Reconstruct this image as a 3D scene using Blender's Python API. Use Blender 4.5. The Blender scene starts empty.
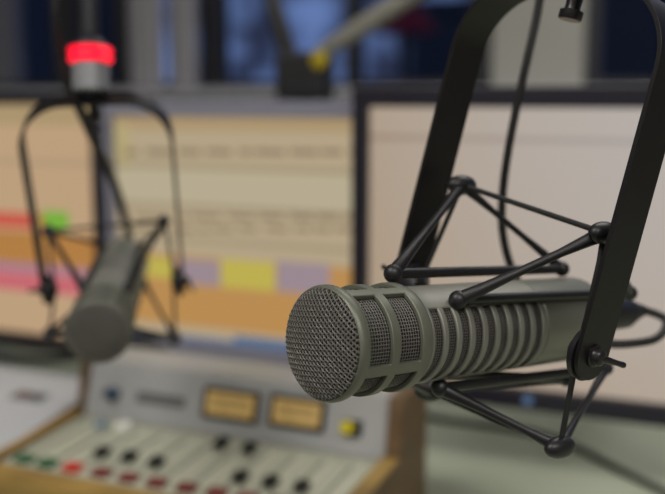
import bpy, bmesh, math, random
from mathutils import Vector, Matrix
random.seed(4)
S = bpy.context.scene
COL = S.collection
PI = math.pi

# ------------------------------------------------------------------ camera
CAM_Z = 1.22
PITCH = math.radians(8.9)
FPX = 970.0
CAM = Vector((0, 0, CAM_Z))
RT = Vector((1, 0, 0))
FW = Vector((0, math.cos(PITCH), -math.sin(PITCH)))
UP = Vector((0, math.sin(PITCH), math.cos(PITCH)))
cd = bpy.data.cameras.new('camera')
cam = bpy.data.objects.new('camera', cd); COL.objects.link(cam)
cam.location = CAM
cam.rotation_euler = (PI/2 - PITCH, 0, 0)
cd.sensor_width = 36; cd.lens = FPX/665*36
cd.clip_start = 0.02; cd.clip_end = 100
cd.dof.use_dof = True; cd.dof.focus_distance = 0.462; cd.dof.aperture_fstop = 4.7
S.camera = cam

def cw(x, y, d):                      # right, up, forward of the viewpoint -> world
    return CAM + RT*x + UP*y + FW*d
def ray(px, py):
    return RT*((px-332.5)/FPX) + UP*((247-py)/FPX) + FW
def P(px, py, d):
    return CAM + ray(px, py)*d

# desk frame: the desk, console, monitors and window wall all run along U
ANG = math.radians(23)
U = Vector((math.cos(ANG), -math.sin(ANG), 0))
V = Vector((math.sin(ANG), math.cos(ANG), 0))
Z = Vector((0, 0, 1))
DESK_Z = 0.75
ROTZ = -ANG
def D(u, v, z): return U*u + V*v + Z*z
def onv(px, py, v):                   # where a sight line meets the upright plane v -> (u, z)
    r = ray(px, py); k = v/r.dot(V); p = CAM + r*k
    return p.dot(U), p.z
def onz(px, py, z):                   # where a sight line meets the level plane z -> (u, v)
    r = ray(px, py); k = (z-CAM_Z)/r.z; p = CAM + r*k
    return p.dot(U), p.dot(V)

# ------------------------------------------------------------------ materials
def lin(c):
    return tuple(((x/255)/12.92 if x/255 <= .04045 else ((x/255+.055)/1.055)**2.4) for x in c)
def mat(name, rgb, rough=.5, metal=0., emit=None, es=1., noise=None, bump=None, spec=.5, coat=0, wood=None):
    m = bpy.data.materials.new(name); m.use_nodes = True
    nt = m.node_tree; b = nt.nodes['Principled BSDF']
    c = lin(rgb)
    b.inputs['Base Color'].default_value = (*c, 1)
    b.inputs['Roughness'].default_value = rough
    b.inputs['Metallic'].default_value = metal
    b.inputs['Specular IOR Level'].default_value = spec
    b.inputs['Coat Weight'].default_value = coat
    if emit is not None:
        b.inputs['Emission Color'].default_value = (*lin(emit), 1)
        b.inputs['Emission Strength'].default_value = es
    tc = nt.nodes.new('ShaderNodeTexCoord')
    if noise or wood:
        n = nt.nodes.new('ShaderNodeTexNoise')
        n.inputs['Scale'].default_value = noise[0] if noise else wood[0]
        n.inputs['Detail'].default_value = 4
        if wood:
            mp = nt.nodes.new('ShaderNodeMapping'); mp.inputs['Scale'].default_value = wood[2]
            nt.links.new(tc.outputs['Object'], mp.inputs[0]); nt.links.new(mp.outputs[0], n.inputs[0])
        else:
            nt.links.new(tc.outputs['Object'], n.inputs[0])
        amt = noise[1] if noise else wood[1]
        r = nt.nodes.new('ShaderNodeValToRGB')
        r.color_ramp.elements[0].position = .3; r.color_ramp.elements[1].position = .7
        r.color_ramp.elements[0].color = (*[x*(1-amt) for x in c], 1)
        r.color_ramp.elements[1].color = (*[min(1, x*(1+amt)) for x in c], 1)
        nt.links.new(n.outputs['Fac'], r.inputs[0]); nt.links.new(r.outputs[0], b.inputs['Base Color'])
    if bump:
        n2 = nt.nodes.new('ShaderNodeTexNoise'); n2.inputs['Scale'].default_value = bump[0]
        nt.links.new(tc.outputs['Object'], n2.inputs[0])
        bp = nt.nodes.new('ShaderNodeBump'); bp.inputs['Strength'].default_value = bump[1]; bp.inputs['Distance'].default_value = .0005
        nt.links.new(n2.outputs['Fac'], bp.inputs['Height']); nt.links.new(bp.outputs[0], b.inputs['Normal'])
    return m

M = {}
M['olive'] = mat('olive_painted_metal', (106, 108, 96), .42, .25, noise=(60, .05), bump=(1800, .08))
M['rib'] = mat('rib_paint_with_desk_light', (130, 130, 121), .42, .25, bump=(1800, .08))  # rib paint made paler and more neutral for light off desk and console
M['rear'] = mat('rear_grey_paint', (124, 125, 114), .35, .3, bump=(1500, .06))
M['mesh'] = mat('wire_mesh_metal', (112, 109, 104), .55, .25)
M['foam'] = mat('dark_foam', (8, 8, 8), .95, bump=(900, .5))
M['black'] = mat('black_powder_coat', (17, 14, 16), .40, 0, bump=(2500, .10), spec=.4)
M['plastic'] = mat('black_moulded_plastic', (26, 25, 28), .42, 0)
M['cord'] = mat('black_elastic', (24, 25, 24), .7, bump=(3000, .3))
M['rubber'] = mat('black_cable_rubber', (20, 20, 21), .5)
M['chrome'] = mat('brushed_nickel', (190, 188, 180), .3, .9)
M['steel'] = mat('dark_steel', (50, 48, 50), .3, .6)

# ------------------------------------------------------------------ object helpers
def link(o): COL.objects.link(o); return o
def empty(name, label, cat, mw=None, group=None):
    o = bpy.data.objects.new(name, None); link(o)
    o.empty_display_size = .02
    if mw is not None: o.matrix_world = mw
    o['label'] = label; o['category'] = cat
    if group: o['group'] = group
    return o
def tag(o, label, cat, group=None):
    o['label'] = label; o['category'] = cat
    if group: o['group'] = group
    return o
def finish(name, bm, m, parent=None, smooth=None, bevel=0, seg=2, world=True, angle=40):
    me = bpy.data.meshes.new(name)
    bmesh.ops.recalc_face_normals(bm, faces=bm.faces)
    bm.to_mesh(me); bm.free()
    ms = m if isinstance(m, (list, tuple)) else [m]
    for x in ms: me.materials.append(x)
    o = bpy.data.objects.new(name, me); link(o)
    if parent is not None:
        o.parent = parent
        if world:                       # built in world coordinates: cancel the parents
            q = Matrix.Identity(4); p = parent
            chain = []
            while p is not None:
                chain.append(p); p = p.parent
            for p in reversed(chain): q = q @ p.matrix_parent_inverse @ p.matrix_basis
            o.matrix_parent_inverse = q.inverted()
    if smooth is not None:
        for f in me.polygons: f.use_smooth = True
        try: me.set_sharp_from_angle(angle=math.radians(smooth))
        except Exception: pass
    if bevel:
        b = o.modifiers.new('bevel', 'BEVEL'); b.width = bevel; b.segments = seg
        b.limit_method = 'ANGLE'; b.angle_limit = math.radians(angle)
    return o
def structure(o): o['kind'] = 'structure'; return o

def add_box(bm, c, h, ax=None, mi=0):
    """box at centre c with half sizes h along axes ax"""
    ax = ax or (Vector((1, 0, 0)), Vector((0, 1, 0)), Z)
    vs = []
    for sx in (-1, 1):
        for sy in (-1, 1):
            for sz in (-1, 1):
                vs.append(bm.verts.new(c + ax[0]*h[0]*sx + ax[1]*h[1]*sy + ax[2]*h[2]*sz))
    for q in ((0, 1, 3, 2), (4, 6, 7, 5), (0, 4, 5, 1), (2, 3, 7, 6), (0, 2, 6, 4), (1, 5, 7, 3)):
        f = bm.faces.new([vs[i] for i in q]); f.material_index = mi
DAX = (U, V, Z)
def dbox(u0, u1, v0, v1, z0, z1, bm=None):
    bm = bm or bmesh.new()
    add_box(bm, D((u0+u1)/2, (v0+v1)/2, (z0+z1)/2), ((u1-u0)/2, (v1-v0)/2, (z1-z0)/2), DAX)
    return bm
def add_prism(bm, pts, d):
    """closed polygon pts swept by vector d"""
    a = [bm.verts.new(p) for p in pts]; b = [bm.verts.new(p+d) for p in pts]
    n = len(a)
    bm.faces.new(a); bm.faces.new(b[::-1])
    for i in range(n): bm.faces.new((a[i], a[(i+1) % n], b[(i+1) % n], b[i]))
def smooth_path(pts, n=8):
    out = []
    k = len(pts)
    for i in range(k-1):
        p0 = pts[max(i-1, 0)]; p1 = pts[i]; p2 = pts[i+1]; p3 = pts[min(i+2, k-1)]
        for j in range(n):
            t = j/n
            out.append(.5*((2*p1) + (p2-p0)*t + (2*p0-5*p1+4*p2-p3)*t*t + (3*p1-p0-3*p2+p3)*t**3))
    out.append(pts[-1].copy())
    return out
def add_tube(bm, pts, r, seg=12, caps=True, rounded=False):
    n = len(pts)
    rs = r if isinstance(r, (list, tuple)) else [r]*n
    pts = list(pts); rs = list(rs)
    if rounded:                          # hemispherical ends
        d0 = (pts[0]-pts[1]).normalized(); d1 = (pts[-1]-pts[-2]).normalized()
        a, ra, b, rb = pts[0], rs[0], pts[-1], rs[-1]
        for k in (30, 60, 85):
            q = math.radians(k)
            pts.insert(0, a + d0*ra*math.sin(q)); rs.insert(0, ra*math.cos(q))
            pts.append(b + d1*rb*math.sin(q)); rs.append(rb*math.cos(q))
        n = len(pts)
    t0 = (pts[1]-pts[0]).normalized()
    ref = Vector((0, 0, 1)) if abs(t0.z) < .9 else Vector((1, 0, 0))
    x = t0.cross(ref).normalized()
    rings = []
    for i in range(n):
        t = (pts[min(i+1, n-1)] - pts[max(i-1, 0)]).normalized()
        x = (x - t*x.dot(t)).normalized(); y = t.cross(x)
        rings.append([bm.verts.new(pts[i] + (x*math.cos(2*PI*j/seg) + y*math.sin(2*PI*j/seg))*rs[i]) for j in range(seg)])
    for i in range(n-1):
        for j in range(seg):
            bm.faces.new((rings[i][j], rings[i][(j+1) % seg], rings[i+1][(j+1) % seg], rings[i+1][j]))
    if caps:
        bm.faces.new(rings[0][::-1]); bm.faces.new(rings[-1])
def tube(pts, r, seg=12, rounded=False):
    bm = bmesh.new(); add_tube(bm, pts, r, seg, True, rounded); return bm
def add_ball(bm, c, r, sc=(1, 1, 1), ax=None):
    ax = ax or (Vector((1, 0, 0)), Vector((0, 1, 0)), Z)
    m = Matrix.Translation(c) @ Matrix(((ax[0].x, ax[1].x, ax[2].x, 0), (ax[0].y, ax[1].y, ax[2].y, 0), (ax[0].z, ax[1].z, ax[2].z, 0), (0, 0, 0, 1))) @ Matrix.Diagonal((r*sc[0], r*sc[1], r*sc[2], 1))
    bmesh.ops.create_uvsphere(bm, u_segments=20, v_segments=12, radius=1, matrix=m)
def lathe_pts(profile, c, ax, seg=48):
    """profile of (along, radius) turned about the axis ax through c, closed at both ends"""
    bm = bmesh.new()
    ref = Z if abs(ax.z) < .9 else Vector((1, 0, 0))
    x = ax.cross(ref).normalized(); y = ax.cross(x)
    rings = []
    for (t, r) in profile:
        rings.append([bm.verts.new(c + ax*t + (x*math.cos(2*PI*j/seg) + y*math.sin(2*PI*j/seg))*max(r, 1e-5)) for j in range(seg)])
    for i in range(len(rings)-1):
        for j in range(seg):
            bm.faces.new((rings[i][j], rings[i][(j+1) % seg], rings[i+1][(j+1) % seg], rings[i+1][j]))
    bm.faces.new(rings[0][::-1]); bm.faces.new(rings[-1])
    return bm

# ================================================================== MICROPHONE (built once, along local X; local -Y faces the viewer)
X0 = Vector((1, 0, 0))
def cyl(t, phi, r):                     # phi 0 = local -Y, 90 = local +Z
    return Vector((t, -r*math.cos(phi), r*math.sin(phi)))
def shell(ts, rs, solid, th, nphi=120):
    """tube wall with openings: cell (i, j) between ts[i], ts[i+1] kept where solid(i, phi in degrees)"""
    bm = bmesh.new(); vo = {}
    def vert(i, j, inner, side):
        j %= nphi
        k = (i, j, inner)
        if k not in vo:
            vo[k] = bm.verts.new(cyl(ts[i], 2*PI*j/nphi, rs[i] - (th if inner else 0)))
        return vo[k]
    n = len(ts)-1
    keep = [[solid(i, ((j+.5)*360/nphi) % 360) for j in range(nphi)] for i in range(n)]
    for i in range(n):
        for j in range(nphi):
            if not keep[i][j]: continue
            bm.faces.new((vert(i, j, 0, 0), vert(i, j+1, 0, 0), vert(i+1, j+1, 0, 0), vert(i+1, j, 0, 0)))
            bm.faces.new((vert(i, j, 1, 0), vert(i+1, j, 1, 0), vert(i+1, j+1, 1, 0), vert(i, j+1, 1, 0)))
            if i == 0 or not keep[i-1][j]:
                bm.faces.new((vert(i, j, 0, 0), vert(i, j, 1, 0), vert(i, j+1, 1, 0), vert(i, j+1, 0, 0)))
            if i == n-1 or not keep[i+1][j]:
                bm.faces.new((vert(i+1, j, 0, 0), vert(i+1, j+1, 0, 0), vert(i+1, j+1, 1, 0), vert(i+1, j, 1, 0)))
            if not keep[i][(j-1) % nphi]:
                bm.faces.new((vert(i, j, 0, 0), vert(i+1, j, 0, 0), vert(i+1, j, 1, 0), vert(i, j, 1, 0)))
            if not keep[i][(j+1) % nphi]:
                bm.faces.new((vert(i, j+1, 0, 0), vert(i, j+1, 1, 0), vert(i+1, j+1, 1, 0), vert(i+1, j+1, 0, 0)))
    return bm
def woven_cylinder(t0, t1, R, pitch, wr, sides=4):
    bm = bmesh.new()
    na = int(round(2*PI*R/pitch/2))*2; nt = int((t1-t0)/pitch)
    for a in range(na):                 # wires along the axis
        pts = []
        for k in range(nt*2+1):
            t = t0 + k*pitch/2
            off = wr*.55*math.sin(PI*k/2 + 0)*(1 if a % 2 else -1) if k % 2 else 0
            pts.append(cyl(t, 2*PI*a/na, R + off))
        add_tube(bm, pts, wr, sides, False)
    for k in range(nt):                 # wires round the axis
        rr = []
        seg = na*2
        t = t0 + (k+.5)*pitch
        for s in range(seg+1):
            a = s/2
            off = wr*.55*math.cos(PI*a)*(1 if k % 2 else -1) if s % 2 == 0 else 0
            rr.append(cyl(t, 2*PI*a/na, R + off))
        add_tube(bm, rr, wr, sides, False)
    return bm
def dome_x(y, z, R, H):
    q = min(1, (y*y+z*z)/(R*R))
    return -H*(1 - q)**.8
def woven_dome(R, H, pitch, wr, rot, sides=5):
    bm = bmesh.new()
    ca, sa = math.cos(rot), math.sin(rot)
    n = int(R/pitch)
    for d in (0, 1):
        for i in range(-n, n+1):
            c = i*pitch
            L = math.sqrt(max(0, R*R - c*c))
            m = int(L/(pitch/2))
            if m < 2: continue
            pts = []
            for k in range(-m, m+1):
                s = k*pitch/2
                off = wr*.8*math.cos(PI*s/pitch)*(1 if i % 2 else -1)*(1 if d else -1)
                a, b = (s, c) if d == 0 else (c, s)
                y = a*ca - b*sa; z = a*sa + b*ca
                pts.append(Vector((dome_x(y, z, R, H) + off, y, z)))
            add_tube(bm, pts, wr, sides, False)
    return bm

MIC_PARTS = []
def build_microphone():
    root = empty('studio_microphone', 'x', 'microphone')
    def part(name, bm, m, **k):
        return finish(name, bm, m, root, world=False, **k)
    # front ring
    prof = [(.0062, .0232), (.0012, .0232), (.0004, .0252), (.0, .0262), (.0006, .0270), (.0020, .0275), (.0045, .0275), (.0056, .0271), (.0062, .0262)]
    bm = bmesh.new(); seg = 120; rings = []
    for (t, r) in prof:
        rings.append([bm.verts.new(cyl(t, 2*PI*j/seg, r)) for j in range(seg)])
    for i in range(len(rings)):
        a, b = rings[i], rings[(i+1) % len(rings)]
        for j in range(seg): bm.faces.new((a[j], a[(j+1) % seg], b[(j+1) % seg], b[j]))
    part('front_ring', bm, M['olive'], smooth=50)
    # windowed head cage
    bars = [62, 152, 242, 332]
    def in_bar(p): return any(abs((p-b+180) % 360-180) < 6.2 for b in bars)
    ts = [.0056, .0068, .0206, .0258, .0404, .0418, .0452, .0474, .0492]
    rs = [.0268, .0268, .0268, .0268, .0268, .0270, .0271, .0264, .0250]
    part('head_cage', shell(ts, rs, lambda i, p: i not in (1, 3) or in_bar(p), .0024), M['olive'], smooth=30, bevel=.0004)
    part('side_mesh', woven_cylinder(.0060, .0425, .0242, .00165, .00025), M['mesh'], smooth=60)
    part('front_mesh', woven_dome(.0260, .0062, .00178, .00038, math.radians(43)), M['mesh'], smooth=60)
    # slotted body
    t = .0492; ts = [t, .0515]; rs = [.0250, .0246]
    pitch = .00982
    opens = set()
    for k in range(9):
        a = .0515 + k*pitch
        opens.add(len(ts)-1)
        ts.append(a + .0061); rs.append(.0246)
        if k < 8: ts.append(a + pitch); rs.append(.0246)
    ts += [.1385, .1400, .1408]; rs += [.0246, .0246, .0241]
    def sol(i, p):
        if i not in opens: return True
        q = (p+180) % 360-180
        return not (-70 < q < 37 or q > 120 or q < -153)
    part('slotted_body', shell(ts, rs, sol, .0019), M['rib'], smooth=30, bevel=.0007, seg=3)
    part('slot_mesh', woven_cylinder(.0502, .139, .0228, .00140, .00025, 3), M['mesh'], smooth=60)
    # dark foam filling the head and body
    part('foam_core', lathe_pts([(-.0040, .003), (-.0036, .012), (-.0012, .021), (.001, .0232), (.048, .0232), (.0485, .0212), (.1395, .0212)], Vector(), X0, 48), M['foam'], smooth=50)
    # rear barrel with end cap and socket
    part('rear_barrel', lathe_pts([(.1405, .0225), (.1408, .0240), (.1415, .0246), (.1950, .0246), (.1985, .0240), (.2005, .0225), (.2005, .0135), (.1995, .0125)], Vector(), X0, 96), M['rear'], smooth=35)
    part('connector_socket', lathe_pts([(.199, .0100), (.2060, .0100), (.2064, .0096)], Vector(), X0, 40), M['chrome'], smooth=35)
    return root
def copy_tree(o, parent=None):
    c = o.copy(); link(c); c.parent = parent
    for ch in list(o.children): copy_tree(ch, c)
    return c
def frame(o, ex, up):
    ex = ex.normalized(); ey = up.cross(ex).normalized(); ez = ex.cross(ey)
    return Matrix(((ex.x, ey.x, ez.x, o.x), (ex.y, ey.y, ez.y, o.y), (ex.z, ey.z, ez.z, o.z), (0, 0, 0, 1)))

# near microphone: where it hangs
def cdir(x, y, d): return RT*x + UP*y + FW*d
AX1 = cdir(.752, .013, .659).normalized()
O1 = P(321.5, 344, .45)
PR1 = cw(.1272, -.0529, .4753); PL1 = cw(.0444, -.0225, .575)     # pivots of the yoke
PV1 = (PR1-PL1).normalized()
NUP1 = PV1.cross(AX1); NUP1 = NUP1 if NUP1.z > 0 else -NUP1
MW1 = frame(O1, AX1, UP)
mic1 = build_microphone()
mic1.matrix_world = MW1
tag(mic1, 'large olive grey microphone in sharp focus, mesh head turned towards the viewer', 'microphone')

# far microphone
O2 = P(97, 333, .79)
R2 = P(126, 257, .992)
AX2 = (R2-O2).normalized()
mic2 = copy_tree(mic1)
mic2.matrix_world = frame(O2, AX2, UP)
tag(mic2, 'blurred dark microphone hanging below the red light in front of the left screens', 'microphone')

# ================================================================== SHOCK MOUNT
def near_axis(px, py, o, ax, R):
    """point of the sight line on a cylinder of radius R round the microphone, or its closest approach"""
    r = ray(px, py).normalized(); w = CAM-o
    rp = r - ax*r.dot(ax); wp = w - ax*w.dot(ax)
    a = rp.dot(rp); b = 2*rp.dot(wp); c = wp.dot(wp)-R*R
    disc = b*b-4*a*c
    k = (-b-math.sqrt(disc))/(2*a) if disc > 0 else -b/(2*a)
    return CAM + r*k

def strap(PRt, PLt, A, top, w, th, rc):
    """flat U strap: down the near arm, over the top, down the far arm; both ends rounded"""
    Pv = (PRt-PLt); half = Pv.length/2; Pv.normalize()
    mid = (PRt+PLt)/2; W = Pv.cross(A).normalized()
    A = W.cross(Pv).normalized(); A = A if A.z > 0 else -A
    path = []                            # (p, a, arclength step handled below)
    hw = w/2
    n_end = 10
    for i in range(n_end+1):
        q = i/n_end*PI/2
        path.append((half, -hw*math.cos(q), max(hw*math.sin(q), .0015)))
    for i in range(1, 9): path.append((half, (top-rc)*i/8, hw))
    for i in range(1, 15):
        q = PI/2*i/14
        path.append((half-rc+rc*math.cos(q), top-rc+rc*math.sin(q), hw))
    left = [(-p, a, h) for (p, a, h) in reversed(path)]
    path += [(x, top, hw) for x in (.02, 0, -.02) if abs(x) < half-rc] + left
    bm = bmesh.new(); rings = []
    n = len(path)
    for i, (p, a, h) in enumerate(path):
        p0, p1 = path[max(i-1, 0)], path[min(i+1, n-1)]
        t = Vector((p1[0]-p0[0], p1[1]-p0[1])).normalized()
        nn = Vector((t.y, -t.x))         # outward
        c = mid + Pv*p + A*a
        out = (Pv*nn.x + A*nn.y)*(th/2)
        rings.append([bm.verts.new(c + out + W*h), bm.verts.new(c + out - W*h), bm.verts.new(c - out - W*h), bm.verts.new(c - out + W*h)])
    for i in range(n-1):
        for j in range(4): bm.faces.new((rings[i][j], rings[i][(j+1) % 4], rings[i+1][(j+1) % 4], rings[i+1][j]))
    bm.faces.new(rings[0]); bm.faces.new(rings[-1][::-1])
    return bm, mid, Pv, A, W

def limb(bm, a, b, ra, rb, thin):
    pts = [a + (b-a)*k for k in (0, .12, .3, .6, .85, 1)]
    add_tube(bm, pts, [ra, ra*.75, thin, thin, rb*.8, rb], 12, True, True)

def shock_mount(label, PRt, PLt, A, top, w, nodes, adapter=True):
    g = nodes
    root = empty('shock_mount', label, 'microphone mount', Matrix.Translation((PRt+PLt)/2))
    bm, mid, Pv, A, W = strap(PRt, PLt, A, top, w, .0024, .039)
    finish('yoke', bm, M['black'], root, smooth=35, bevel=.0008)
    # each suspension arm: an elbow on the square frame with two tapering limbs ending in ball ends beside the microphone
    for c, f, r in (('A', 'B', 'C'), ('D', 'E', 'E2'), ('G', 'F', 'F2'), ('K', 'H', 'H2')):
        bm = bmesh.new()
        ex = (g[f]-g[r]).normalized(); eo = (g[c]-mid).normalized(); ez = ex.cross(eo).normalized(); eo = ez.cross(ex)
        add_ball(bm, g[c], .0061, (1.8, .95, .95), (ex, eo, ez))
        limb(bm, g[c], g[f], .0044, .0040, .0023)
        limb(bm, g[c], g[r], .0034, .0032, .0018)
        finish('suspension_arm', bm, M['plastic'], root, smooth=60)
        bm = tube([g[f], g[f]*.5+g[r]*.5, g[r]], .0027, 14)
        add_ball(bm, g[f], .0048); add_ball(bm, g[r], .0045)
        finish('cradle_rod', bm, M['plastic'], root, smooth=60)
    hubR = PRt - Pv*.0085; hubL = PLt + Pv*.0085
    for pts in ((g['A'], g['D']), (g['G'], g['K']), (g['D'], g['D']*.5 + (PRt+A*.030)*.5 - Pv*.004, hubR + A*.016, hubR, g['G']), (g['A'], hubL, g['K'])):
        finish('frame_cord', tube([p.copy() for p in pts] if len(pts) > 2 else [pts[0], (pts[0]+pts[1])/2, pts[1]], .0015, 10), M['cord'], root, smooth=60)
    # pivots: washer inside the strap, thumb screw with a wing outside
    for s, c in ((1, PRt), (-1, PLt)):
        finish('pivot_washer', lathe_pts([(-.0105, .0060), (-.0085, .0075), (-.0050, .0135), (-.0018, .0140)], c, Pv*s, 32), M['plastic'], root, smooth=40)
        bm = lathe_pts([(.0010, .0058), (.0022, .0058), (.0026, .0046), (.0056, .0040), (.0064, .0030)], c, Pv*s, 28)
        wd = (W*.92 - A*.10 + Pv*s*.30).normalized() if s > 0 else (W*.5+A*.3 + Pv*s*.3).normalized()
        if wd.dot(RT) < 0 and s > 0: wd = (-W*.92 - A*.10 + Pv*s*.30).normalized()
        b0 = c + Pv*s*.0042
        add_tube(bm, [b0, b0+wd*.006, b0+wd*.012, b0+wd*.0155], [.0022, .0017, .0014, .0016], 12, True, True)
        finish('thumb_screw', bm, M['steel'], root, smooth=40)
    # stand thread and knurled knob under the top of the yoke
    T = mid + A*top
    finish('stand_knob', lathe_pts([(.0015, .0085), (-.0022, .0085), (-.0030, .0044), (-.0105, .0040), (-.0118, .0044), (-.0124, .0062), (-.0164, .0062), (-.0172, .0056)], T, A, 30), M['steel'], root, smooth=40)
    if adapter: finish('stand_adapter', lathe_pts([(.0015, .011), (.016, .011), (.018, .009), (.030, .009)], T, A, 30), M['steel'], root, smooth=40)
    return T, A, W, Pv

RR = .0268
n1 = {
    'A': P(462, 185, .556), 'D': P(604, 233, .482), 'G': P(560, 447, .492), 'K': P(430, 392, .570),
    'B': near_axis(393, 273.5, O1, AX1, RR), 'C': near_axis(562, 269, O1, AX1, RR),
    'E': near_axis(458, 300, O1, AX1, RR+.001), 'E2': near_axis(630, 293, O1, AX1, RR),
    'F': near_axis(440, 388, O1, AX1, RR), 'F2': near_axis(606, 368, O1, AX1, RR),
}
def far_low(t):                          # the fourth rod, behind and below the body
    up = (UP - AX1*UP.dot(AX1)).normalized(); s = AX1.cross(up)
    s = s if s.dot(FW) > 0 else -s
    return O1 + AX1*t + (s*.66 - up*.75)*RR
n1['H'] = far_low(.058); n1['H2'] = P(566, 379, .575)
A1 = cdir(.24, .965, -.1).normalized()
T1, AA1, W1, PVV1 = shock_mount('black U-shaped shock mount with thin rods holding the large sharp microphone', PR1, PL1, A1, .1795, .0254, n1)

# far mount: same construction round the far microphone
n2 = {'A': P(48, 231, .905), 'D': P(164, 221, .895), 'G': P(175, 338, .862), 'K': P(50, 333, .87)}
def ring2(t, deg):
    up = (UP - AX2*UP.dot(AX2)).normalized(); s = up.cross(AX2)
    s = s if s.dot(RT) > 0 else -s
    q = math.radians(deg)
    return O2 + AX2*t + (s*math.cos(q)+up*math.sin(q))*RR
for nm, dg in (('D', 45), ('A', 135), ('K', 225), ('G', 315)):
    f, r = {'D': ('E', 'E2'), 'A': ('B', 'C'), 'K': ('H', 'H2'), 'G': ('F', 'F2')}[nm]
    n2[f] = ring2(.058, dg); n2[r] = ring2(.190, dg)
PR2 = P(183, 281, .895); PL2 = P(45, 290, .879)
TOP2 = P(101, 99, .80)
A2 = (TOP2 - (PR2+PL2)/2)
top2 = A2.dot((A2 - (PR2-PL2)*A2.dot(PR2-PL2)/(PR2-PL2).length_squared).normalized())
T2, AA2, W2, PVV2 = shock_mount('blurred black shock mount hanging under the red light around the far microphone', PR2, PL2, A2, top2, .0254, n2, adapter=False)

# ------------------------------------------------------------------ near cable
rear = O1 + AX1*.2055
root = empty('microphone_cable', 'black cable plugged into the rear of the large sharp microphone', 'cable', Matrix.Translation(rear))
finish('plug_collar', lathe_pts([(.0, .0098), (.021, .0098), (.0215, .0090)], rear, AX1, 32), M['chrome'], root, smooth=35)
finish('plug', lathe_pts([(.0210, .0090), (.0220, .0104), (.0480, .0100), (.0520, .0085), (.0640, .0050), (.0690, .0040)], rear, AX1, 32), M['plastic'], root, smooth=35)
e = rear + AX1*.066
pts = [e, e + AX1*.006, P(664, 318, .632), P(665, 329, .624), P(655, 339, .616), P(636, 343, .608), P(612, 344, .606), P(575, 338, .612), P(538, 312, .640),
       P(520, 285, .640), P(508, 258, .635), P(502, 225, .63), P(503, 190, .625), P(508, 152, .62), P(516, 110, .617), P(527, 60, .612), P(536, 20, .61), P(541, -8, .608), P(548, -45, .606)]
finish('lead', tube(smooth_path(pts, 8), .0027, 14), M['rubber'], root, smooth=60)

# ------------------------------------------------------------------ far boom with the red light
def rgb_mat(name, base, emit, es): return mat(name, base, .4, emit=emit, es=es)
M['tally'] = rgb_mat('red_lens_glow', (120, 10, 20), (255, 6, 46), 1.4)
M['alu'] = mat('satin_aluminium', (146, 148, 152), .4, .35)
M['darkalu'] = mat('dark_anodised', (44, 44, 50), .4, .4)
LB = T2                   # where the yoke top hangs
vert = (P(90.5, 40, .80) - P(92, 100, .80)).normalized()
root = empty('microphone_boom', 'microphone boom end with glowing red tally light and pale grey collar', 'microphone arm', Matrix.Translation(LB))
b0 = T2 + vert*.0060 - PVV2*.001
s = .80/FPX
finish('collar', lathe_pts([(0, 17*s), (.0015, 18.5*s), (27*s, 18.5*s), (29*s, 17*s)], b0, vert, 40), M['alu'], root, smooth=35)
finish('thread_adapter', lathe_pts([(-.0042, 11*s), (0, 12*s)], b0, vert, 30), M['darkalu'], root, smooth=35)
lp = b0 + vert*29*s
finish('tally_light', lathe_pts([(0, 17*s), (1*s, 21*s), (4*s, 22.5*s), (7*s, 20.5*s), (9*s, 20.5*s), (12*s, 22.5*s), (15*s, 21*s), (16*s, 17*s)], lp, vert, 40), M['tally'], root, smooth=60)
finish('light_cap', lathe_pts([(15.5*s, 17*s), (19*s, 17*s), (24*s, 12*s), (26*s, 7*s)], lp, vert, 32), M['darkalu'], root, smooth=50)
t0 = lp + vert*24*s
finish('boom_tube', tube(smooth_path([t0, t0+vert*.05, t0+vert*.10, t0+vert*.13+V*.02, t0+vert*.145+V*.07, t0+vert*.15+V*.20], 6), .0085, 16, True), M['darkalu'], root, smooth=60)
# its cable
pts = [O2 + AX2*.214, P(130, 243, 1.02), P(124, 214, 1.0), P(112, 178, .93), P(96, 145, .88), P(80, 110, .842), P(69, 88, .832), P(61, 60, .825), P(57, 30, .815), P(56, 5, .81), P(57, -25, .81), P(62, -60, .82)]
root = empty('microphone_cable', 'thick black cable curving past the red light down to the far microphone', 'cable', Matrix.Translation(pts[0]))
finish('plug', lathe_pts([(.0, .0095), (.035, .0092), (.05, .004)], O2 + AX2*.2065, AX2, 24), M['plastic'], root, smooth=40)
finish('lead', tube(smooth_path(pts[1:], 6), .0042, 12), M['rubber'], root, smooth=60)

# ================================================================== DESK
M['desk'] = mat('grey_green_laminate', (176, 182, 160), .45, noise=(9, .05))
M['deskedge'] = mat('desk_metal_leg', (70, 70, 72), .4, .5)
root = empty('desk', 'grey green laminate desk top carrying the monitors and the console', 'desk', Matrix.Translation(D(.1, .9, 0)))
DU0, DU1, DV0, DV1 = -1.75, 1.25, .30, 1.75
finish('desk_top', dbox(DU0, DU1, DV0, DV1, DESK_Z-.03, DESK_Z), M['desk'], root, bevel=.004)
for u in (DU0+.08, DU1-.08):
    for v in (DV0+.08, DV1-.08):
        finish('leg', dbox(u-.025, u+.025, v-.025, v+.025, 0, DESK_Z-.03), M['deskedge'], root, bevel=.003)

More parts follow.
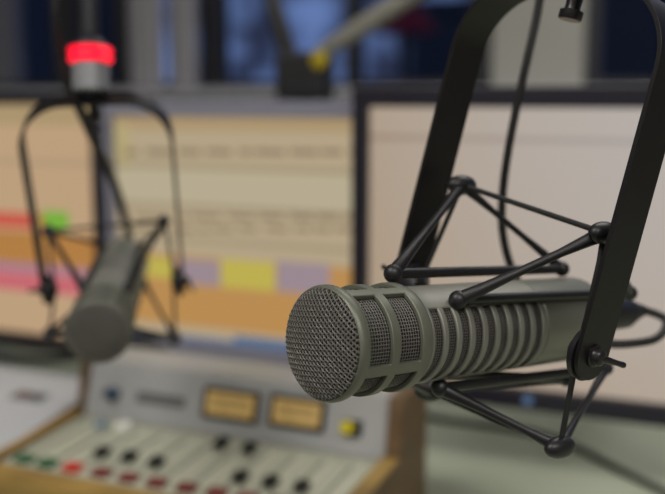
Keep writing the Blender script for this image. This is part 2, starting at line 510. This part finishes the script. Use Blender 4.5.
# ================================================================== MIXING CONSOLE
M['panel'] = mat('pale_green_grey_faceplate', (176, 178, 160), .45, noise=(30, .03))
M['bridge'] = mat('light_grey_meter_panel', (168, 168, 168), .4, noise=(25, .03))
M['wood'] = mat('golden_oak', (146, 118, 62), .45, wood=(6, .35, (2, 2, 14)))
M['redwood'] = mat('reddish_brown_veneer', (104, 80, 54), .45, wood=(6, .3, (3, 3, 18)))
M['slot'] = mat('light_fader_track', (208, 208, 190), .5)
M['darkslot'] = mat('dark_fader_slot', (92, 94, 84), .6)
M['knob'] = mat('black_knob', (18, 19, 20), .45)
M['green'] = mat('green_button', (24, 92, 58), .4)
M['red'] = mat('red_button', (196, 36, 30), .4)
M['maroon'] = mat('dark_red_button', (112, 46, 44), .4)
M['blueknob'] = mat('dark_blue_knob', (40, 66, 92), .4)
M['paleblue'] = mat('pale_blue_button', (120, 140, 158), .4)
M['white'] = mat('white_button', (224, 224, 214), .4)
M['yellow'] = mat('yellow_button', (214, 196, 28), .4)
M['meterface'] = mat('amber_meter_face', (196, 166, 106), .5, emit=(200, 160, 90), es=.18)
M['meterink'] = mat('meter_scale_ink', (70, 48, 26), .6)
M['greylabel'] = mat('grey_display', (104, 106, 106), .4)
M['bezel'] = mat('black_bezel', (30, 29, 38), .4)

JZ = CAM_Z-.372                          # height of the crease between faders and meters
uL, vJ = onz(87, 413, JZ)
uR, vJ2 = onz(384, 462, JZ)
vJ = (vJ+vJ2)/2
FZ = JZ-.008; vF = onz(25, 470, JZ-.008)[1]                # front lip of the fader panel
TZ = JZ+.063; vT = vJ+.021               # top of the meter panel
vB = vT+.062                             # back of the console
def onface(px, py, a, n):                # sight line on a sloping console face
    r = ray(px, py); k = (a-CAM).dot(n)/r.dot(n); p = CAM + r*k
    return p
fdir = (D(0, vF, FZ)-D(0, vJ, JZ)).normalized(); fn = U.cross(fdir); fn = fn if fn.z > 0 else -fn
bdir = (D(0, vT, TZ)-D(0, vJ, JZ)).normalized(); bn = U.cross(bdir); bn = bn if bn.dot(V) < 0 else -bn
JP = D(0, vJ, JZ)
con = empty('mixing_console', 'broadcast mixing console with two amber meters, black faders and wooden cheeks', 'mixing console', Matrix.Translation(D((uL+uR)/2, vJ, DESK_Z)))
def console_body(u0, u1, m, name, par):
    bm = bmesh.new()
    add_prism(bm, [D(u0, vF, FZ), D(u0, vJ, JZ), D(u0, vJ, DESK_Z), D(u0, vF, DESK_Z)], U*(u1-u0))
    return finish(name, bm, m, par, bevel=.002)
console_body(uL, uR, M['panel'], 'chassis', con)
bm = bmesh.new()
add_prism(bm, [D(uL, vJ, JZ), D(uL, vT, TZ), D(uL, vB, TZ), D(uL, vB, DESK_Z), D(uL, vJ, DESK_Z)], U*(uR-uL))
finish('meter_bridge', bm, M['bridge'], con, bevel=.002)
# meter panel plate
bm = bmesh.new()
add_box(bm, (D((uL+uR)/2, vJ, JZ)+D((uL+uR)/2, vT, TZ))/2, ((uR-uL)/2-.0005, (D(0, vT, TZ)-D(0, vJ, JZ)).length/2, .002), (U, bdir, bn))
finish('meter_panel', bm, M['bridge'], con, bevel=.0008)
def cheek(u0, u1, m, par):
    e = .004
    bm = bmesh.new()
    add_prism(bm, [D(u0, vF-.03, FZ+e), D(u0, vJ-.004, JZ+e), D(u0, vT-.012, TZ+e), D(u0, vB+.008, TZ+e), D(u0, vB+.008, DESK_Z), D(u0, vF-.03, DESK_Z)], U*(u1-u0))
    return finish('cheek', bm, m, par, bevel=.002)
cheek(uR, uR+.016, M['redwood'], con)
cheek(uL-.009, uL, M['redwood'], con)
finish('front_rail', dbox(uL, uR, vF-.03, vF, DESK_Z, FZ+.004), M['wood'], con, bevel=.003)
# wood strips along the cheek tops, golden to paint in the lit edges
for u0, ew in ((uL-.010, .011), (uR-.001, .018)):
    bm = bmesh.new()
    e = .0055
    add_prism(bm, [D(u0, vF-.03, FZ+e-.001), D(u0, vJ-.004, JZ+e-.001), D(u0, vJ-.004, JZ+e+.001), D(u0, vF-.03, FZ+e+.001)], U*ew)
    finish('lit_edge_strip', bm, M['wood'], con)
def facebox(p, n, d, hu, hd, h0, h1, bm=None):
    """raised block on a console face: hu along U, hd along the face, from h0 to h1 above it"""
    bm = bm or bmesh.new()
    add_box(bm, p + n*(h0+h1)/2, (hu, hd, (h1-h0)/2), (U, d, n))
    return bm
# channel strips: pale fader tracks with a dark slot, laid along the panel
btn = [onface(x, y, JP, fn) for x, y in ((25, 461), (48, 465.5), (73, 470), (102, 475), (129, 480), (157, 485), (187, 490), (217, 495), (247, 500), (278, 505))]
step = sum((btn[i+1]-btn[i]).dot(U) for i in range(7))/7
plen = (JP-D(0, vF, FZ)).length
for k in range(11):
    u = btn[3].dot(U) + (k-3)*step
    if not (uL+.01 < u < uR-.008): continue
    c = JP + fdir*(plen*.46) + U*u
    tr = finish('fader_track', facebox(c + U*step*.30, fn, fdir, .0012, plen*.36, .0, .0010), M['slot'], con)
    finish('fader_slot', facebox(c, fn, fdir, .0011, plen*.30, .0, .0008), M['darkslot'], con)
for k, p in enumerate(btn):
    m = 'green' if k < 2 else ('red' if k == 2 else 'maroon')
    p = p + U*0
    if p.dot(U) < uL+.006: p = p + U*(uL+.012-p.dot(U))
    if p.dot(U) > uR-.008: continue
    o = finish('channel_button', facebox(p, fn, fdir, .0095, .0075, .0, .0055), M[m], con, bevel=.001)
    o['label'] = {'green': 'green channel button', 'red': 'bright red channel button', 'maroon': 'dark red channel button'}[m]
for x, y in ((103, 456), (130, 460.5), (157, 466), (222, 447), (250, 452), (241, 481), (271, 486), (302, 491)):
    p = onface(x, y+2, JP, fn)
    bm = facebox(p, fn, fdir, .0018, .004, .0, .005)
    facebox(p, fn, fdir, .0066, .0080, .005, .0085, bm); facebox(p - fdir*.004, fn, fdir, .0062, .0030, .0085, .0115, bm); facebox(p + fdir*.004, fn, fdir, .0062, .0030, .0085, .0115, bm)
    finish('fader_knob', bm, M['knob'], con, bevel=.0008)
for x, y, m, r in ((123, 429, 'white', .010), (101, 427, 'paleblue', .007)):
    o = finish('monitor_button', lathe_pts([(0, r), (.006, r), (.007, r*.85)], onface(x, y, JP, fn), fn, 24), M[m], con, smooth=40)
    o['label'] = 'white round button' if m == 'white' else 'pale blue round button'
# on the meter panel
def bface(px, py): return onface(px, py, JP, bn) + bn*.002
o = finish('rotary_knob', lathe_pts([(0, .0085), (.002, .0085), (.003, .0066), (.014, .0060), (.015, .005)], bface(115, 394), bn, 28), M['blueknob'], con, smooth=40); o['label'] = 'dark blue rotary knob'
p0, p1 = bface(138, 397), bface(186, 403)
finish('display', facebox((p0+p1)/2, bn, bdir, (p1-p0).dot(U)/2, .0065, 0, .0012), M['greylabel'], con, bevel=.0005)
for (xa, xb, yc) in ((204, 261, 405), (270, 327, 413)):
    c = bface((xa+xb)/2, yc); hw = (bface(xb, yc)-bface(xa, yc)).dot(U)/2
    bm = facebox(c, bn, bdir, hw, .0175, 0, .004)
    fr = finish('meter', bm, M['knob'], con, bevel=.0012)
    bm = facebox(c, bn, bdir, hw-.0055, .0125, .004, .0046)
    finish('meter_face', bm, M['meterface'], fr)
    bm = bmesh.new()
    facebox(c + bdir*.004, bn, bdir, hw*.62, .0006, .0046, .0049, bm)
    facebox(c - bdir*.002, bn, bdir, hw*.70, .0005, .0046, .0049, bm)
    for q in range(-3, 4): facebox(c + U*q*hw*.2 + bdir*.0062, bn, bdir, .0004, .0016, .0046, .0049, bm)
    facebox(c - U*hw*.25 - bdir*.002, bn, (bdir*.9-U*.45).normalized(), .0004, .0080, .0049, .0052, bm)
    finish('meter_scale', bm, M['meterink'], fr)
c = bface(352, 428)
finish('button_surround', facebox(c + U*.002, bn, bdir, .0105, .0085, 0, .003), M['knob'], con, bevel=.001)
o = finish('yellow_button', lathe_pts([(0, .0068), (.008, .0068), (.009, .0058)], c - U*.002 + bn*.003, bn, 24), M['yellow'], con, smooth=40); o['label'] = 'yellow lit push button'

# left wing beside it: white sloping plate in a wooden surround
M['plate'] = mat('white_plate', (184, 187, 192), .5, noise=(40, .02))
wing = empty('console_wing', 'white sloping control plate in wooden surround left of the console', 'control panel', Matrix.Translation(D(uL-.16, vJ, DESK_Z)))
wu0, wu1 = uL-.34, uL-.013
wz0, wz1 = JZ-.012, JZ+.014
wv0, wv1 = vJ-.17, vJ+.055
bm = bmesh.new()
add_prism(bm, [D(wu0, wv0, wz0), D(wu0, wv1, wz1), D(wu0, wv1+.03, wz1), D(wu0, wv1+.03, DESK_Z), D(wu0, wv0, DESK_Z)], U*(wu1-wu0-.004))
finish('plate', bm, M['plate'], wing, bevel=.002)
bm = bmesh.new()
add_prism(bm, [D(wu1-.004, wv0, wz0+.002), D(wu1-.004, wv1, wz1+.002), D(wu1-.004, wv1+.03, wz1+.002), D(wu1-.004, wv1+.03, DESK_Z), D(wu1-.004, wv0, DESK_Z)], U*.004)
finish('cheek', bm, M['redwood'], wing, bevel=.002)
wd = (D(0, wv0, wz0)-D(0, wv1, wz1)).normalized(); wn = U.cross(wd); wn = wn if wn.z > 0 else -wn
WP = D(0, wv1, wz1)
c = onface(30, 397, WP, wn)
finish('display', facebox(c, wn, wd, .024, .011, 0, .0016), M['greylabel'], wing, bevel=.0006)
dsp = [o for o in wing.children if o.name.startswith('display')][0]
finish('red_stripe', facebox(c - U*.010 - wd*.002, wn, wd, .009, .004, .0016, .0024), M['maroon'], dsp)
finish('blue_stripe', facebox(c + U*.011 - wd*.001, wn, wd, .008, .004, .0016, .0024), M['blueknob'], dsp)

# ================================================================== MONITORS
def em(name, rgb, k=1.0):
    m = mat('screen_' + name, (10, 10, 10), .35, emit=rgb, es=k*.9, spec=.25)
    return m
SC = {k: em(k, v) for k, v in {
    'cream': (186, 168, 138), 'sand': (178, 154, 116), 'pale': (190, 178, 150), 'olive': (186, 170, 124), 'ink': (134, 118, 92), 'band': (160, 148, 122),
    'yellow': (196, 182, 84), 'lavender': (160, 142, 150), 'orange': (192, 145, 86), 'deep': (184, 130, 70), 'taskbar': (88, 112, 144),
    'red': (206, 92, 76), 'green': (124, 180, 64), 'pink': (206, 108, 116), 'purple': (172, 124, 146), 'rust': (168, 110, 52), 'peach': (196, 165, 130),
    'beige': (190, 168, 142), 'stone': (188, 174, 158), 'grey': (192, 182, 174), 'silver': (196, 190, 186), 'tan': (176, 152, 124), 'line': (172, 154, 134)}.items()}
def lcd(name, off, on, lo, hi):
    """liquid crystal picture: warmer and dimmer the more obliquely it is seen"""
    m = SC[name]; nt = m.node_tree; b = nt.nodes['Principled BSDF']
    lw = nt.nodes.new('ShaderNodeLayerWeight'); lw.inputs['Blend'].default_value = .5
    r = nt.nodes.new('ShaderNodeValToRGB')
    r.color_ramp.elements[0].position = lo; r.color_ramp.elements[0].color = (*lin(on), 1)
    r.color_ramp.elements[1].position = hi; r.color_ramp.elements[1].color = (*lin(off), 1)
    nt.links.new(lw.outputs['Facing'], r.inputs[0]); nt.links.new(r.outputs[0], b.inputs['Emission Color'])
lcd('beige', (180, 160, 138), (188, 180, 174), .002, .075)
lcd('line', (160, 136, 112), (172, 164, 160), .002, .075)
def monitor(label, v, pxl, pxr, yt, yb, bz, bezel_mat, rects, base, group=None, power=None):
    """flat monitor upright in plane v; outline from sight lines at its left, right, top, bottom; rects in the same sight lines"""
    uc = (pxl+pxr)/2
    u0 = onv(pxl, 200, v)[0]; u1 = onv(pxr, 200, v)[0]
    z1 = onv(yt[0], yt[1], v)[1]; z0 = onv(yb[0], yb[1], v)[1]
    root = empty('monitor', label, 'monitor', Matrix.Translation(D((u0+u1)/2, 1.62, DESK_Z)))
    # bezel: four bars joined in one frame, and the back shell
    bm = bmesh.new()
    o = [(u0, z0), (u1, z0), (u1, z1), (u0, z1)]; bl, br, bt, bb = bz
    i_ = [(u0+bl, z0+bb), (u1-br, z0+bb), (u1-br, z1-bt), (u0+bl, z1-bt)]
    fo = [bm.verts.new(D(a, v, b)) for a, b in o]; fi = [bm.verts.new(D(a, v, b)) for a, b in i_]
    bo = [bm.verts.new(D(a, v+.03, b)) for a, b in o]; bi = [bm.verts.new(D(a, v+.012, b)) for a, b in i_]
    for k in range(4):
        j = (k+1) % 4
        bm.faces.new((fo[k], fo[j], fi[j], fi[k])); bm.faces.new((fo[k], bo[k], bo[j], fo[j])); bm.faces.new((fi[k], fi[j], bi[j], bi[k]))
    bm.faces.new(bo); bm.faces.new(bi)
    finish('bezel', bm, bezel_mat, root, bevel=.0015)
    uc = (u0+u1)/2
    bm = dbox(uc-(u1-u0)*.36, uc+(u1-u0)*.36, v+.0295, v+.05, z0+.05, z1-.05); finish('back_shell', bm, bezel_mat, root, bevel=.008)
    zm = (z0+z1)/2
    finish('stand_arm', dbox(uc-.03, uc+.03, v+.045, 1.62, zm-.03, zm+.03), bezel_mat, root, bevel=.004)
    finish('stand_post', dbox(uc-.025, uc+.025, 1.60, 1.65, DESK_Z+.012, zm+.05), bezel_mat, root, bevel=.004)
    finish('stand_base', dbox(uc-.06, uc+.06, 1.56, 1.69, DESK_Z, DESK_Z+.012), bezel_mat, root, bevel=.004)
    # screen: painted rectangles in one mesh
    a0, a1, b0, b1 = u0+bl, u1-br, z0+bb, z1-bt
    R = []
    for (x0, y0, x1, y1, m) in rects:
        yc = (y0+y1)/2; xc = (x0+x1)/2
        R.append((max(a0, onv(x0, yc, v)[0]), min(a1, onv(x1, yc, v)[0]), max(b0, onv(xc, y1, v)[1]), min(b1, onv(xc, y0, v)[1]), m))
    us = sorted({round(q, 5) for r in R for q in r[:2]} | {round(a0, 5), round(a1, 5)})
    zs = sorted({round(q, 5) for r in R for q in r[2:4]} | {round(b0, 5), round(b1, 5)})
    names = [base] + sorted({r[4] for r in R} - {base})
    bm = bmesh.new()
    g = [[bm.verts.new(D(u, v+.0115, z)) for z in zs] for u in us]
    for i in range(len(us)-1):
        for j in range(len(zs)-1):
            cu, cz = (us[i]+us[i+1])/2, (zs[j]+zs[j+1])/2
            m = base
            for r in R:
                if r[0] < cu < r[1] and r[2] < cz < r[3]: m = r[4]
            f = bm.faces.new((g[i][j], g[i+1][j], g[i+1][j+1], g[i][j+1])); f.material_index = names.index(m)
    o = finish('screen', bm, [SC[n] for n in names], root)
    if power:
        u, z = onv(power[0], power[1], v)
        o = finish('power_button', lathe_pts([(0, .0055), (.002, .0055)], D(u, v-.0005, z), -V, 20), SC['taskbar'], root); o['label'] = 'blue lit power button'
    return root
M['silver'] = mat('silver_grey_bezel', (142, 142, 158), .45)
M['navy'] = mat('dark_navy_bezel', (28, 26, 40), .4)
VR, VM, VL = 1.105, 1.17, 1.185
text = []
def rows(x0, x1, ys, h, m, seed):
    rnd = random.Random(seed); out = []
    for y in ys:
        x = x0
        while x < x1:
            w = rnd.uniform(10, 34); out.append((x, y, min(x+w, x1), y+h, m)); x += w + rnd.uniform(3, 9)
    return out
mid_rects = [(60, 100, 420, 132, 'sand'), (105, 125, 126, 200, 'olive'), (126, 132, 420, 148, 'cream')] + rows(120, 360, (150,), 5, 'ink', 1) + \
    [(100, 168, 420, 172, 'band'), (100, 174, 420, 208, 'pale'), (130, 180, 420, 200, 'pale'), (100, 209, 420, 213, 'band')] + rows(130, 360, (216, 228), 4, 'ink', 2) + \
    [(100, 244, 420, 248, 'band'), (100, 263, 420, 292, 'orange'), (142, 259, 168, 279, 'yellow'), (172, 261, 216, 289, 'lavender'), (217, 262, 271, 293, 'yellow'), (273, 264, 326, 295, 'lavender'),
     (100, 292, 420, 336, 'orange'), (100, 336, 240, 350, 'taskbar'), (230, 341, 300, 352, 'taskbar'), (295, 345, 420, 362, 'taskbar')]
monitor('silver framed monitor showing yellow and orange blocks, right of the far microphone', VM, 105, 396, (240, 101), (240, 362), (.012, .012, .022, .020), M['silver'], mid_rects, 'cream')
left_rects = [(-80, 95, 110, 125, 'sand'), (-80, 160, 110, 164, 'tan'), (-80, 212, 52, 227, 'red'), (37, 212, 64, 231, 'green'), (-80, 232, 110, 264, 'deep'), (-80, 264, 100, 272, 'purple'), (-80, 272, 75, 292, 'pink'), (-80, 292, 110, 336, 'peach')]
monitor('dark framed monitor at the left edge with red, pink and green bars', VL, -150, 104, (50, 92), (50, 347), (.015, .022, .018, .015), M['navy'], left_rects, 'peach')
right_rects = [(355, 138, 780, 144, 'line')]
monitor('large dark framed monitor with plain beige screen behind the sharp microphone', VR, 351, 770, (500, 86), (530, 411), (.020, .020, .024, .024), M['navy'], right_rects, 'beige', power=(528, 400))

# ------------------------------------------------------------------ cables on the desk
def desk_cable(label, pts, r):
    q = [D(*onz(x, y, DESK_Z+r), DESK_Z+r) for x, y in pts]
    o = finish('desk_cable', tube(smooth_path(q, 8), r, 10, True), M['rubber'], None, smooth=60)
    return tag(o, label, 'cable')
desk_cable('black cable lying on the desk below the beige screen', [(420, 415), (455, 421), (500, 427), (540, 434), (580, 449), (620, 470), (668, 494), (700, 512)], .0045)
def air_cable(label, pts, r):
    o = finish('loose_cable', tube(smooth_path([P(*p) for p in pts], 8), r, 10, True), M['rubber'], None, smooth=60)
    return tag(o, label, 'cable')

air_cable('upper black cable sagging in front of the left screen behind the far microphone', [(-60, 318, 1.38), (-10, 337, 1.35), (40, 347, 1.32), (90, 348, 1.29), (140, 343, 1.27), (170, 356, 1.27), (185, 390, 1.28)], .006)
air_cable('lower black cable sagging in front of the left screen behind the far microphone', [(-60, 345, 1.36), (-10, 356, 1.33), (40, 360, 1.31), (80, 356, 1.28), (100, 356, 1.27), (112, 376, 1.27), (116, 414, 1.29)], .006)
# ================================================================== SECOND BOOM ARM BEHIND THE MONITORS
M['greyarm'] = mat('pale_grey_arm', (158, 156, 146), .45, .2)
M['darkarm'] = mat('dark_grey_arm', (40, 40, 42), .45)
M['yellowcap'] = mat('yellow_cap', (186, 164, 20), .45)
VA = 1.42
def av(px, py, v=VA): u, z = onv(px, py, v); return D(u, v, z)
base = av(305, 92); bu, bz_ = onv(305, 92, VA)
root = empty('jointed_arm', 'jointed stand arm with a yellow cap behind the silver monitor', 'boom arm', Matrix.Translation(D(bu, VA, DESK_Z)))
hu = (onv(329, 70, VA)[0]-onv(281, 70, VA)[0])/2
ztop = onv(305, 52, VA)[1]
finish('foot', lathe_pts([(0, .055), (.008, .055), (.012, .04), (.014, .024)], D(bu, VA, DESK_Z), Z, 32), M['darkarm'], root, smooth=40)
finish('post', tube([D(bu, VA, DESK_Z+.01), D(bu, VA, 1.0), D(bu, VA, ztop-.05)], .018, 18), M['darkarm'], root, smooth=40)
finish('joint_block', dbox(bu-hu, bu+hu, VA-.028, VA+.028, onv(305, 100, VA)[1], ztop), M['darkarm'], root, bevel=.008)
c = av(320, 60, VA-.028)
finish('yellow_cap', lathe_pts([(0, .014), (.006, .014), (.008, .011)], c, -V, 24), M['yellowcap'], root, smooth=40)
a, b = av(290, 62), av(262, -35)
finish('lower_arm', tube([a, a*.5+b*.5, b], [.0155, .0145, .0135], 14, True), M['darkarm'], root, smooth=40)
a, b = av(322, 52, VA+.01), av(500, -62, VA+.01)
finish('upper_arm', tube([a, a*.8+b*.2, b], [.012, .015, .0155], 14, True), M['greyarm'], root, smooth=40)

# ================================================================== ROOM
M['wallpaint'] = mat('warm_grey_paint', (166, 165, 158), .7, noise=(3, .03), bump=(120, .1))
M['floor'] = mat('grey_carpet', (92, 92, 96), .95, noise=(180, .2))
M['ceil'] = mat('white_ceiling', (226, 226, 222), .9, noise=(14, .02))
M['frame'] = mat('grey_window_frame', (112, 112, 122), .5)
M['darkframe'] = mat('dark_window_frame', (42, 42, 48), .5)
M['sill'] = mat('grey_sill', (184, 184, 192), .5)
M['curtain'] = mat('pale_grey_curtain', (166, 164, 170), .85, noise=(30, .05))
g = bpy.data.materials.new('window_glass'); g.use_nodes = True
gb = g.node_tree.nodes['Principled BSDF']; gb.inputs['Transmission Weight'].default_value = 1; gb.inputs['Roughness'].default_value = 0; gb.inputs['IOR'].default_value = 1.1
gb.inputs['Base Color'].default_value = (.9, .95, 1, 1)
M['glass'] = g
VW = 2.60; RU0, RU1, RV0, RH = -3.0, 2.4, -1.6, 2.75
structure(finish('floor', dbox(RU0-.1, RU1+.1, RV0-.1, VW+.12, -.05, 0), M['floor']))
structure(finish('ceiling', dbox(RU0-.1, RU1+.1, RV0-.1, VW+.12, RH, RH+.05), M['ceil']))
structure(finish('wall_left', dbox(RU0-.1, RU0, RV0, VW, 0, RH), M['wallpaint']))
structure(finish('wall_right', dbox(RU1, RU1+.1, RV0, VW, 0, RH), M['wallpaint']))
structure(finish('wall_front', dbox(RU0-.1, RU1+.1, RV0-.1, RV0, 0, RH), M['wallpaint']))
SZ = onv(250, 88, VW)[1]                 # sill height
HZ = 2.35
def wu(px): return onv(px, 60, VW)[0]
def wall_piece(name, u0, u1, z0, z1, m='wallpaint'):
    return structure(finish(name, dbox(u0, u1, VW, VW+.12, z0, z1), M[m]))
wall_piece('wall_back', RU0-.1, RU1+.1, 0, SZ-.02)
wall_piece('wall_back.001', RU0-.1, RU1+.1, HZ, RH)
wall_piece('wall_back.002', wu(492), wu(583), SZ-.02, HZ)          # pale pier between the windows
wall_piece('wall_back.003', RU1-.25, RU1+.1, SZ-.02, HZ)
wall_piece('wall_back.004', RU0-.1, RU0+.2, SZ-.02, HZ)
bm = dbox(RU0, RU1, VW-.10, VW+.02, SZ-.03, SZ)
structure(finish('trim_sill', bm, M['sill'], bevel=.004))
def window(name, u0, u1, bars, fm):
    f = .035
    root = bpy.data.objects.new(name, None); link(root); root.location = D((u0+u1)/2, VW+.06, SZ); root['kind'] = 'structure'
    bm = bmesh.new()
    dbox(u0, u0+f, VW+.03, VW+.09, SZ-.02, HZ, bm); dbox(u1-f, u1, VW+.03, VW+.09, SZ-.02, HZ, bm)
    dbox(u0+f, u1-f, VW+.03, VW+.09, SZ-.02, SZ+.02, bm); dbox(u0+f, u1-f, VW+.03, VW+.09, HZ-f, HZ, bm)
    finish('window_frame', bm, M[fm], root)
    for px0, px1, m in bars:
        finish('mullion', dbox(wu(px0), wu(px1), VW+.02, VW+.10, SZ+.02, HZ-f), M[m], root)
    finish('pane', dbox(u0+f, u1-f, VW+.057, VW+.063, SZ+.02, HZ-f), M['glass'], root)
    return root
window('window_1', RU0+.2, wu(205), [(-16, 6, 'frame'), (112, 134, 'darkframe'), (166, 176, 'darkframe'), (50, 72, 'darkframe')], 'darkframe')
window('window_2', wu(205), wu(492), [(342, 352, 'darkframe'), (470, 492, 'darkframe')], 'darkframe')
window('window_3', wu(583), RU1-.25, [(700, 715, 'darkframe')], 'darkframe')
# curtains: folded cloth hanging beside the second window
def curtain(px0, px1, label):
    u0, u1 = wu(px0), wu(px1)
    bm = bmesh.new(); n = 24; cols = []
    for i in range(n+1):
        u = u0 + (u1-u0)*i/n; v = VW - .025 + .012*math.sin(i/n*PI*5)
        cols.append([bm.verts.new(D(u, v+d, z)) for d in (0, .004) for z in (SZ+.004, HZ+.05)])
    for i in range(n):
        a, b = cols[i], cols[i+1]
        bm.faces.new((a[0], b[0], b[1], a[1])); bm.faces.new((a[2], a[3], b[3], b[2]))
        bm.faces.new((a[0], a[2], b[2], b[0])); bm.faces.new((a[1], b[1], b[3], a[3]))
    bm.faces.new((cols[0][0], cols[0][1], cols[0][3], cols[0][2])); bm.faces.new((cols[-1][0], cols[-1][2], cols[-1][3], cols[-1][1]))
    tag(finish('curtain', bm, M['curtain'], None, smooth=60), label, 'curtain')
curtain(135, 167, 'pale grey curtain hanging just right of the red light')
curtain(175, 201, 'narrow grey curtain left of the blue window and jointed arm')
# things outside
M['outred'] = mat('dark_red_cloth', (150, 34, 50), .8)
M['outdark'] = mat('dark_facade', (62, 64, 74), .8)
M['pave'] = mat('dark_ground', (40, 42, 48), .9)
structure(finish('ground_outside', dbox(-8, 8, VW+.12, 14, -3.1, -3.0), M['pave']))
VO = 6.0
def ov(px, py, v=VO): u, z = onv(px, py, v); return D(u, v, z)
for x0, x1, ytop, v, lab in ((575, 820, -14, 7.0, 'dark building outside the right window'), (8, 60, -60, 7.5, 'dark building outside the left window'), (410, 470, 10, 8.0, 'dark building seen beside the near yoke')):
    ua, ub = onv(x0, 50, v)[0], onv(x1, 50, v)[0]; zt = onv((x0+x1)/2, ytop, v)[1]
    root = empty('building', lab, 'building', Matrix.Translation(D((ua+ub)/2, v, -3)))
    finish('walls', dbox(ua, ub, v, v+1.5, -3, zt), M['outdark'], root)
    finish('roof', dbox(ua-.05, ub+.05, v-.05, v+1.55, zt, zt+.08), M['outdark'], root)
# red parasol outside
c = ov(404, 20, 4.6)
root = empty('parasol', 'dark red parasol outside the window behind the pale arm', 'parasol', Matrix.Translation(Vector((c.x, c.y, -3))))
finish('pole', tube([Vector((c.x, c.y, -3)), Vector((c.x, c.y, -1)), c], .025, 10), M['outdark'], root)
finish('canopy', lathe_pts([(0, .16), (.02, .165), (.13, .07), (.17, .01)], c - Z*.06, Z, 8), M['outred'], root)

# ================================================================== LIGHT
w = bpy.data.worlds.new('dusk'); S.world = w; w.use_nodes = True
nt = w.node_tree; bg = nt.nodes['Background']
tc = nt.nodes.new('ShaderNodeTexCoord'); n = nt.nodes.new('ShaderNodeTexNoise'); n.inputs['Scale'].default_value = 20; n.inputs['Detail'].default_value = 3
r = nt.nodes.new('ShaderNodeValToRGB')
r.color_ramp.elements[0].position = .42; r.color_ramp.elements[0].color = (*lin((42, 48, 70)), 1)
r.color_ramp.elements[1].position = .64; r.color_ramp.elements[1].color = (*lin((102, 124, 174)), 1)
nt.links.new(tc.outputs['Generated'], n.inputs['Vector']); nt.links.new(n.outputs['Fac'], r.inputs[0]); nt.links.new(r.outputs[0], bg.inputs[0])
bg.inputs[1].default_value = 1.0
def area(name, loc, size, power, col=(1, .965, .92), target=None):
    l = bpy.data.lights.new(name, 'AREA'); l.shape = 'RECTANGLE'; l.size = size[0]; l.size_y = size[1]; l.energy = power; l.color = col
    o = bpy.data.objects.new(name, l); link(o); o.location = loc
    d = ((target or loc - Z) - loc).normalized()
    o.rotation_euler = d.to_track_quat('-Z', 'Y').to_euler()
    return o
area('ceiling_lamp', D(-.9, -.7, RH-.03), (1.2, .6), 30)
area('ceiling_lamp', D(1.0, -.7, RH-.03), (1.2, .6), 30)
area('ceiling_lamp', D(.1, 1.9, RH-.03), (1.2, .6), 17)

S.view_settings.view_transform = 'Standard'
S.view_settings.look = 'None'
S.view_settings.exposure = 0
S.view_settings.gamma = 1
S.view_settings.use_curve_mapping = False
